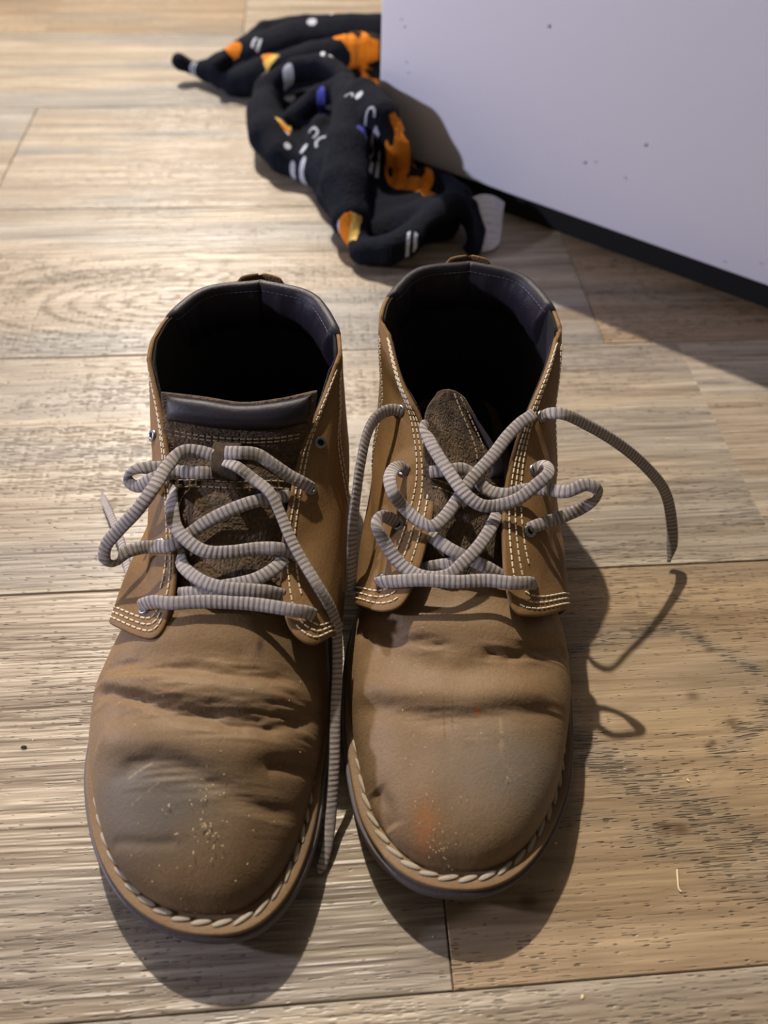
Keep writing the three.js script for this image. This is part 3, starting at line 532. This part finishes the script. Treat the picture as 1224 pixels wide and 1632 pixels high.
const ER = {
  laces: [
    [[[-38, 97, 98], [-41, 99.5, 98.5], [-46, 102, 102], [-51, 103, 108], [-55, 103, 119], [-57.5, 98, 137], [-58.5, 92, 149], [-59.5, 82, 163], [-59.3, 66, 175], [-58.6, 51, 183]], { up: V(0.75, 0.5, 0.35) }],
    [[[-24, 101, 110], [-26.4, 103, 113], [-22.6, 102, 123.5], [-17.7, 100, 132], [-11, 97.5, 142], [-5, 95, 149.5], [3, 92, 153.5], [11, 91, 152.5], [21.7, 93, 149], [30, 97, 143], [35.5, 100, 138.5], [37, 97, 130], [35, 92.5, 126], [32.5, 88, 125.5]]],
    [[[31, 104, 100], [28, 105, 104], [24, 104, 107], [17, 102, 115], [9, 98.5, 126.5], [-1.6, 94.5, 139.5], [-9, 90.5, 151], [-15, 88, 160], [-20, 87.5, 164.5], [-27.7, 87, 161], [-35.5, 90, 155], [-40, 97, 154], [-42.5, 99, 146], [-40, 95, 135], [-36, 90, 130.5], [-33.5, 86.5, 131]]],
    [[[-23, 94, 136], [-12.6, 95.5, 135], [-5, 95, 133.5], [1, 92.5, 137], [7, 90, 142], [15.5, 91, 145], [25.5, 91, 141.5], [34, 92, 141], [45, 96.5, 145.5], [54.5, 99, 142.5], [61, 96, 143.5], [59, 87, 144.5], [48.5, 79, 147], [38, 79, 152], [30, 79.5, 156.5], [27, 76.5, 157]]],
    [[[-35, 76.5, 157.5], [-40, 81, 157.5], [-45, 87, 160], [-47.5, 90, 168], [-43, 84, 173.5], [-35, 78, 181.5], [-24, 76.5, 187], [-12.5, 78.5, 187], [-5, 81, 181], [2, 83, 173], [8, 84, 163], [13, 83, 151.5], [16, 80, 147]]],
    [[[-22, 81, 165], [-11, 80.5, 173], [-3.6, 78.5, 175.5], [7.4, 75.5, 179], [16, 71.5, 181.5], [22, 68, 182]]],
    [[[-26, 68, 178], [-20, 72, 178.5], [-11, 75.5, 178.5], [-3, 75, 176.5]]],
    [[[-45.5, 66, 186], [-44, 70.5, 188], [-35, 75, 189.5], [-25, 78, 190], [-8, 79, 190.5], [7, 78.5, 188.5], [19, 78.5, 189], [28, 76, 187], [30.5, 70, 185]]],
    [[[36, 99.5, 98], [39, 104.5, 100], [45, 106, 101], [61.7, 96, 98.5], [82.6, 81, 96.5], [104, 62, 95.5], [121, 43, 97], [129.4, 26, 104], [132.3, 14, 113.7], [131.6, 5, 122]], { w: 0.0064, h: 0.0024, taper1: 0.012, up: V(-0.3, 0.8, 0.5) }],
  ],
  tongue: TONGUE_R, tongueSide: 1, pad: [0.84, 1, 0.55, 0.9, 0.0016], tongueSeams: [[0.66, 0.62, 0.62, 0.98], [0.76, 0.62, 0.8, 0.98], [0.1, 0.5, 0.9, 0.48], [0.1, 0.475, 0.9, 0.455]],
  k: -1, label: 'right tan leather boot with loose crossed laces and a folded tongue', pos: [0.0855, 0, -0.362], turn: -0.121, seed: 302, shift: -3, throat: 0.177, zt: 0.3155, collar: [-0.42, 0.46], stitchFrom: [0.2, 0.235],
  edges: [
    [[-54, 22, 178], [-57, 42, 184], [-55, 57, 193], [-42, 67, 201], [-32, 72, 197], [-24, 79, 174], [-20, 87, 145], [-26, 97, 112], [-38, 107, 91], [-48, 117, 58]],
    [[54, 22, 174], [55, 42, 180], [49, 57, 189], [31, 68, 199.5], [20, 72.5, 197.5], [15.5, 80, 174], [16.5, 87, 145], [22, 97, 118], [35, 109, 85], [45, 117, 55]]],
  rowsFacing: [0.025, 0.05, 0.075], eyelets: [[[-40, 98, 98], [-35, 87, 130], [-36, 77, 157], [-43.5, 68, 184.5]], [[36, 100, 97.5], [33, 88, 125], [27.7, 77.5, 157], [29.5, 71, 184]]],
  folds: [
    [[[-0.055, 0.2], [-0.049, 0.2017], [-0.0375, 0.209], [-0.023, 0.213], [-0.006, 0.217]], -0.0014, 0.0022],
    [[[-0.05, 0.208], [-0.0448, 0.2117], [-0.025, 0.222], [-0.006, 0.2266], [0.018, 0.2218], [0.036, 0.217], [0.05, 0.208]], -0.0018, 0.0046],
    [[[-0.05, 0.192], [-0.0254, 0.2043], [-0.001, 0.2044], [0.0238, 0.2039], [0.045, 0.197]], 0.002, 0.0055],
    [[[-0.055, 0.228], [-0.03, 0.238], [-0.0056, 0.2393], [0.018, 0.2369], [0.0433, 0.2308]], 0.0022, 0.005],
    [[[-0.05, 0.238], [-0.0358, 0.2424], [-0.018, 0.2476], [0.0014, 0.2469], [0.0227, 0.2421], [0.0457, 0.2381]], -0.0017, 0.0036],
    [[[0.0038, 0.2184], [0.0184, 0.2181], [0.0324, 0.212], [0.0448, 0.2072], [0.055, 0.205]], -0.002, 0.002],
    [[[-0.042, 0.275], [-0.036, 0.283], [-0.033, 0.292]], -0.0022, 0.0028]],
  wrinkle: [[[[0.01, 0.2184], [0.0324, 0.212], [0.05, 0.206]], 0.004, 0.0018], [[[-0.05, 0.202], [-0.0375, 0.209], [-0.01, 0.217]], 0.004, 0.0014], [[[-0.036, 0.2424], [0.0014, 0.2469], [0.0457, 0.238]], 0.004, 0.0008]],
  stains: [[0.122, 0.166, 0.034, 0.022, [136, 122, 106], 0.6], [0.092, 0.192, 0.0055, 0.010, [158, 98, 56], 0.6, 1], [0.1137, 0.144, 0.0011, 0.0014, [170, 84, 52], 0.8], [0.135, 0.168, 0.02, 0.012, [116, 108, 100], 0.5]],
  scratches: [[0.124, 0.147, 0.1245, 0.158, 0.0012, [172, 150, 116], 0.4], [0.1245, 0.158, 0.128, 0.168, 0.0014, [160, 140, 110], 0.35], [0.127, 0.172, 0.142, 0.163, 0.001, [160, 140, 110], 0.3], [0.108, 0.156, 0.12, 0.1555, 0.0005, [160, 140, 110], 0.4], [0.098, 0.14, 0.099, 0.156, 0.0004, [92, 66, 44], 0.5], [0.102, 0.141, 0.1025, 0.153, 0.0004, [92, 66, 44], 0.5]],
};
const BL = makeBoot(EL), BR = makeBoot(ER);
// ---------------------------------------------------------------- crumpled fleece garment beside the cabinet
function noise3(x, y, z) { return (vn(x + z * 0.71, y + z * 1.31) + vn(y * 1.07 + 31.4 - z * 0.53, z * 1.13 + 7.7 + x * 0.37)) / 2; }
function surfaceNet(sdf, lo, hi, cell) {                 // closed mesh of sdf = 0
  const n = [0, 1, 2].map((k) => Math.ceil((hi[k] - lo[k]) / cell) + 1), at = (i, j, k) => (k * n[1] + j) * n[0] + i;
  const F = new Float32Array(n[0] * n[1] * n[2]), id = new Int32Array(F.length).fill(-1), pos = [], idx = [];
  for (let k = 0; k < n[2]; k++) for (let j = 0; j < n[1]; j++) for (let i = 0; i < n[0]; i++) F[at(i, j, k)] = sdf(lo[0] + i * cell, lo[1] + j * cell, lo[2] + k * cell);
  const C = [[0, 0, 0], [1, 0, 0], [0, 1, 0], [1, 1, 0], [0, 0, 1], [1, 0, 1], [0, 1, 1], [1, 1, 1]], E = [[0, 1], [2, 3], [4, 5], [6, 7], [0, 2], [1, 3], [4, 6], [5, 7], [0, 4], [1, 5], [2, 6], [3, 7]];
  for (let k = 0; k < n[2] - 1; k++) for (let j = 0; j < n[1] - 1; j++) for (let i = 0; i < n[0] - 1; i++) {
    const f = C.map((c) => F[at(i + c[0], j + c[1], k + c[2])]); let m = 0, x = 0, y = 0, z = 0;
    for (const [a, b] of E) if (f[a] < 0 !== f[b] < 0) { const t = f[a] / (f[a] - f[b]); x += lerp(C[a][0], C[b][0], t); y += lerp(C[a][1], C[b][1], t); z += lerp(C[a][2], C[b][2], t); m++; }
    if (m) { id[at(i, j, k)] = pos.length / 3; pos.push(lo[0] + (i + x / m) * cell, lo[1] + (j + y / m) * cell, lo[2] + (k + z / m) * cell); }
  }
  const quad = (a, b, c, d, s) => { if (a < 0 || b < 0 || c < 0 || d < 0) return; s ? idx.push(a, b, c, a, c, d) : idx.push(a, c, b, a, d, c); };
  for (let k = 1; k < n[2] - 1; k++) for (let j = 1; j < n[1] - 1; j++) for (let i = 1; i < n[0] - 1; i++) {
    const f = F[at(i, j, k)] < 0;
    if (f !== F[at(i + 1, j, k)] < 0) quad(id[at(i, j - 1, k - 1)], id[at(i, j, k - 1)], id[at(i, j, k)], id[at(i, j - 1, k)], f);
    if (f !== F[at(i, j + 1, k)] < 0) quad(id[at(i - 1, j, k - 1)], id[at(i - 1, j, k)], id[at(i, j, k)], id[at(i, j, k - 1)], f);
    if (f !== F[at(i, j, k + 1)] < 0) quad(id[at(i - 1, j - 1, k)], id[at(i, j - 1, k)], id[at(i, j, k)], id[at(i - 1, j, k)], f);
  }
  return [pos, idx];
}
{
  // folds: chains of [x, height, z, radius] in mm, laid over each other with soft creases between
  const FOLDS = [
    [[-161, 20, -925, 9], [-148, 14, -925, 7], [-132, 14, -918, 11], [-115, 18, -911, 17], [-80, 25, -915, 22], [-29, 32, -935, 25], [22, 34, -942, 27], [67, 34, -942, 28], [90, 32, -948, 26]],
    [[-116, 30, -890, 7], [-65, 44, -950, 9], [-14, 50, -948, 10], [37, 52, -943, 11], [70, 52, -939, 11]],
    [[-98, 12, -886, 14], [-58, 24, -882, 18], [-8, 40, -879, 17], [40, 46, -888, 17], [60, 44, -900, 15]],
    [[-54, 30, -832, 15], [-60, 28, -777, 18], [-56, 25, -736, 19], [-42, 18, -708, 17], [-17, 12, -690, 13]],
    [[-58, 38, -814, 12], [-27, 52, -822, 11], [2, 60, -810, 11], [24, 60, -778, 10], [33, 52, -751, 11]],
    [[-28, 36, -750, 11], [-5, 50, -763, 10], [20, 62, -753, 10]],
    [[22, 62, -746, 15], [27, 62, -693, 17], [20, 52, -654, 19], [16, 38, -614, 20], [19, 25, -584, 17], [27, 12, -562, 9]],
    [[-3, 40, -716, 12], [-10, 25, -691, 12], [1, 12, -640, 9], [11, 8, -609, 7]],
    [[38, 72, -708, 16], [52, 68, -674, 18], [62, 48, -658, 16], [74, 20, -664, 12]],
    [[30, 12, -552, 12], [52, 17, -546, 13], [73, 22, -554, 13], [93, 26, -578, 12], [112, 29, -597, 11], [127, 24, -595, 10], [133, 14, -577, 9], [129, 8, -559, 8]],
    [[72, 14, -646, 14], [96, 17, -653, 14], [113, 20, -638, 12], [124, 23, -616, 11]],
    [[45, 8, -582, 13], [70, 14, -588, 15], [94, 18, -602, 14], [112, 20, -608, 12]],
    [[44, 3, -580, 9], [66, 2, -567, 8], [93, 2, -561, 8], [124, 2, -565, 7]],
  ].map((c) => c.map((p) => p.map((v) => v * 0.001)));
  const MOUNDS = [[0.0, 0.012, -0.775, 0.055, 0.026, 0.085], [0.03, 0.015, -0.7, 0.05, 0.035, 0.08], [0.07, 0.004, -0.615, 0.055, 0.022, 0.055], [-0.02, 0.008, -0.905, 0.10, 0.022, 0.04]];
  const smin = (a, b, k) => { const h = clamp(0.5 + 0.5 * (b - a) / k); return lerp(b, a, h) - k * h * (1 - h); };
  const sdf = (x, y, z) => {
    const wx = x + 0.005 * (noise3(x * 22, y * 22, z * 22) - 0.5), wz = z + 0.005 * (noise3(z * 22 + 9, x * 22, y * 22) - 0.5);
    let d = 1;
    for (const m of MOUNDS) { const k = Math.hypot((wx - m[0]) / m[3], (y - m[1]) / m[4], (wz - m[2]) / m[5]); d = smin(d, (k - 1) * Math.min(m[3], m[4], m[5]), 0.008); }
    for (const c of FOLDS) {
      let e = 1;
      for (let i = 0; i + 1 < c.length; i++) {
        const a = c[i], b = c[i + 1], dx = b[0] - a[0], dy = b[1] - a[1], dz = b[2] - a[2], t = clamp(((wx - a[0]) * dx + (y - a[1]) * dy + (wz - a[2]) * dz) / (dx * dx + dy * dy + dz * dz));
        e = smin(e, Math.hypot(wx - a[0] - dx * t, y - a[1] - dy * t, wz - a[2] - dz * t) - lerp(a[3], b[3], t), 0.003);
      }
      d = smin(d, e, 0.006);
    }
    d += 0.0022 * (noise3(x * 70, y * 70, z * 70) - 0.5);
    // the dark opening at the hem and the hollow between the folds
    const c1 = (Math.hypot((x - 0.101) / 0.027, (y - 0.012) / 0.018, (z + 0.553) / 0.03) - 1) * 0.017, c2 = (Math.hypot((x + 0.022) / 0.026, (y - 0.045) / 0.026, (z + 0.787) / 0.022) - 1) * 0.022;
    d = -smin(-d, c1, 0.005); d = -smin(-d, c2, 0.008);
    // stays clear of the cabinet's front and left side
    const cx = (x - 0.0538) * 0.7897 + (z + 0.7192) * 0.6135, cz = -(x - 0.0538) * 0.6135 + (z + 0.7192) * 0.7897;   // along the front, out of the front
    const box = Math.max(-cx, cz) > 0 ? Math.hypot(Math.max(0, -cx), Math.max(0, cz)) : Math.max(-cx, cz);
    return Math.max(d, 0.0012 - y, 0.0022 - box);
  };
  const [pos, idx] = surfaceNet(sdf, [-0.185, -0.004, -0.99], [0.155, 0.108, -0.53], 0.0034);
  const uv = []; for (let i = 0; i < pos.length; i += 3) uv.push((pos[i] + 0.2) / 0.36, (pos[i + 2] + 1.0) / 0.48);
  // print: [kind, x, z, size, turn] in metres on the laid-out cloth
  const PRINT = [
    ['pumpkin', 0.043, -0.888, 0.0230, 0.2, 1], ['pumpkin', 0.022, -0.885, 0.0072, 0, 0], ['dot', -0.008, -0.934, 0.0056, 0], ['pumpkin', -0.097, -0.905, 0.0096, 0.4, 0], ['bars', -0.071, -0.907, 0.0074, 0.4], ['corn', -0.059, -0.88, 0.0126, 2.6], ['bars', -0.1465, -0.916, 0.0050, 0.9],
    ['bars', 0.0074, -0.815, 0.0105, 0.1], ['pumpkin', 0.055, -0.872, 0.0096, 0, 0], ['dot', -0.0338, -0.809, 0.0056, 0], ['bars', -0.03, -0.797, 0.0050, 0.2], ['dot', 0.0334, -0.687, 0.0037, 0], ['arc', 0.0418, -0.66, 0.0056, 0.3], ['arc', 0.0453, -0.651, 0.0050, -0.4], ['bars', 0.0452, -0.642, 0.0068, 0.2], ['violet', 0.0347, -0.655, 0.0050, 0], ['violet', -0.0013, -0.752, 0.0043, 0],
    ['corn', -0.037, -0.727, 0.0108, -0.25], ['arc', -0.011, -0.701, 0.0074, 1.2], ['arc', -0.0018, -0.6864, 0.0081, -0.3], ['dot', -0.0351, -0.699, 0.0034, 0], ['dot', -0.0194, -0.6905, 0.0037, 0], ['dot', -0.0212, -0.679, 0.0037, 0], ['dot', -0.0313, -0.684, 0.0028, 0],
    ['corn', 0.0155, -0.566, 0.0126, 1.9], ['pumpkin', 0.078, -0.645, 0.0230, 0.3, 1], ['pumpkin', 0.095, -0.622, 0.0072, 0, 0], ['bars', 0.0709, -0.5405, 0.0074, 0.15], ['dot', 0.1163, -0.574, 0.0043, 0], ['arc', 0.0245, -0.692, 0.0050, 0.5], ['arc', -0.06, -0.83, 0.0074, 0.6], ['dot', -0.13, -0.955, 0.0050, 0], ['corn', 0.02, -0.95, 0.0108, 0.8],
  ];
  const WHITE = [214, 218, 226], ORANGE = [226, 132, 34], YELLOW = [236, 196, 104], VIOLET = [88, 92, 190];
  const shade = (o, c, w) => { for (let k = 0; k < 3; k++) o[k] = lerp(o[k], c[k], w); };
  const map = tex(1024, 1024, (u, v, o) => {
    const x = u * 0.36 - 0.2, z = v * 0.48 - 1.0, n = fbm(u * 160, v * 200, 2), f = 0.8 + 0.4 * n; o[0] = 19 * f; o[1] = 22 * f; o[2] = 31 * f;
    for (const p of PRINT) {
      const s = p[3], c = Math.cos(p[4]), sn = Math.sin(p[4]), a = ((x - p[1]) * c + (z - p[2]) * sn) / s + (n - 0.5) * 0.12, b = ((z - p[2]) * c - (x - p[1]) * sn) / s + (n - 0.5) * 0.12;
      if (Math.abs(a) > 1.6 || Math.abs(b) > 1.6) continue;
      if (p[0] === 'corn') { const w = 0.75 * (1 - (b + 1) / 2.15); if (b > -1 && b < 1 && Math.abs(a) < w) shade(o, b > 0.45 ? WHITE : b > -0.35 ? ORANGE : YELLOW, 0.92); }
      else if (p[0] === 'pumpkin') { const r = Math.hypot(a, b * 1.15); if (r < 1) shade(o, [ORANGE[0] * (0.85 + 0.2 * Math.abs(Math.sin(a * 6))), ORANGE[1] * (0.85 + 0.2 * Math.abs(Math.sin(a * 6))), 34], 0.92); if (p[5] && r < 1 && fbm(a * 2.4 + p[1] * 90, b * 2.4 + p[2] * 70, 2) > 0.56) shade(o, [18, 19, 25], 0.92); }
      else if (p[0] === 'bars') { if (Math.abs(b) < 1 - 0.3 * Math.abs(a) && Math.abs(Math.abs(a) - 0.42) < 0.2) shade(o, WHITE, 0.9); }
      else if (p[0] === 'dot') { if (Math.hypot(a, b) < 1) shade(o, WHITE, 0.85); }
      else if (p[0] === 'arc') { const r = Math.hypot(a, b); if (r > 0.55 && r < 0.9 && b < 0.2) shade(o, WHITE, 0.75); }
      else if (p[0] === 'violet') { if (b < 0.5 && Math.hypot(a, b) < 1) shade(o, VIOLET, 0.9); }
    }
  });
  M.fleece = new THREE.MeshPhysicalMaterial({ map, bumpMap: rep(fuzzBump, 3), bumpScale: 0.0012, roughness: 0.95, specularIntensity: 0.25, sheen: 0.35, sheenRoughness: 0.45, sheenColor: new THREE.Color(0x39404f) });
  const t = thing('fleece_garment', 'crumpled black fleece garment with an orange and white autumn print, lying against the cabinet', 'clothing', [0, 0, 0]);
  mesh('fabric', geom(pos, idx, uv), M.fleece, t);
  const tagF = patch([[[127, 31, -600], [140, 32, -606], [153, 27, -612], [165, 18, -617]], [[128, 20, -588], [142, 23, -594], [154, 18, -600], [162, 11, -604]], [[130, 8, -572], [141, 10, -576], [151, 7, -580], [158, 4, -584]], [[132, 3, -562], [140, 2.5, -563], [148, 2.5, -566], [155, 2.5, -574]]]);
  mesh('care_tag', sheet(tagF, 16, 16, 0.0005, { flip: 1 }), new THREE.MeshPhysicalMaterial({ map: tex(128, 128, (u, v, o) => { const l = Math.abs(((v * 9) % 1) - 0.5) < 0.13 && vn(u * 40, Math.floor(v * 9) * 7) > 0.4 && u > 0.15 && u < 0.85 ? 0.86 : 1; o[0] = 226 * l; o[1] = 226 * l; o[2] = 228 * l; }), roughness: 0.7, transmission: 0.12, thickness: 0 }), t).userData.label = 'white satin care tag';
}
// ---------------------------------------------------------------- sawdust, splinters and crumbs
{
  const stuff = (name, label, geos, mat) => { const m = mesh(name, mergeGeometries(geos), mat); m.userData = { label, category: 'debris', kind: 'stuff' }; return m; };
  M.chip = new THREE.MeshStandardMaterial({ color: 0xd8bf92, roughness: 0.85 });
  const r = rng(404);
  const top = (boot, u, v) => { const p = boot.vampTop(u, v); return boot.t.localToWorld(p); };
  BL.t.updateMatrixWorld(); BR.t.updateMatrixWorld();
  const flakes = (boot, n, uc, us, vc, vs, s0, s1) => { const out = []; for (let i = 0; i < n; i++) {
    const u = uc + (r() + r() + r() - 1.5) * us, v = vc + (r() + r() + r() - 1.5) * vs, p = top(boot, clamp(u, 0.1, 0.9), clamp(v, 0.05, 0.95)), L = lerp(s0, s1, r() * r()), g = new THREE.CapsuleGeometry(0.0001 + 0.0001 * r(), L, 1, 4);
    g.rotateX(Math.PI / 2 * (0.8 + 0.2 * r())); g.rotateY(r() * 6.28); g.translate(p.x, p.y + 0.0009 + 0.5 * L, p.z); out.push(g); } return out; };
  stuff('sawdust', 'fine sawdust flecks scattered over the toe of the left boot', [...flakes(BL, 46, 0.53, 0.06, 0.5, 0.12, 0.0003, 0.002), ...flakes(BL, 36, 0.5, 0.3, 0.55, 0.4, 0.0002, 0.0007)], M.chip);
  stuff('sawdust', 'fine sawdust flecks scattered over the toe of the right boot', [...flakes(BR, 40, 0.42, 0.16, 0.55, 0.4, 0.0002, 0.0007), ...flakes(BR, 14, 0.4, 0.05, 0.75, 0.08, 0.0002, 0.0006)], M.chip);
  const crumbs = []; for (let i = 0; i < 70; i++) { const x = -0.35 + 0.75 * r(), z = -0.62 + 0.62 * r(), g = new THREE.IcosahedronGeometry(0.0003 + 0.0005 * r() * r(), 0); g.scale(1, 0.6, 1.5); g.rotateY(r() * 6); g.translate(x, 0.0003, z); crumbs.push(g); }
  stuff('crumbs', 'tiny pale crumbs scattered across the wood floor', crumbs, M.chip);
  const chip = mesh('wood_chip', new THREE.DodecahedronGeometry(0.001, 0).scale(1.6, 0.6, 0.9).translate(-0.1655, 0.0006, -0.135), new THREE.MeshStandardMaterial({ color: 0x2e231b, roughness: 0.9 }));
  chip.userData = { label: 'tiny dark chip lying on the floor left of the left boot', category: 'chip' };
  const s = mesh('straw_splinter', new THREE.TubeGeometry(new THREE.CatmullRomCurve3([V(0.1533, 0.0006, -0.0572), V(0.152, 0.0012, -0.0525), V(0.1515, 0.0007, -0.0488), V(0.1522, 0.0006, -0.0478)]), 20, 0.00042, 6), new THREE.MeshStandardMaterial({ color: 0xe4d5b0, roughness: 0.7 }));
  s.userData = { label: 'thin pale straw splinter on the floor at the lower right', category: 'splinter' };
}
renderer.render(scene, camera);
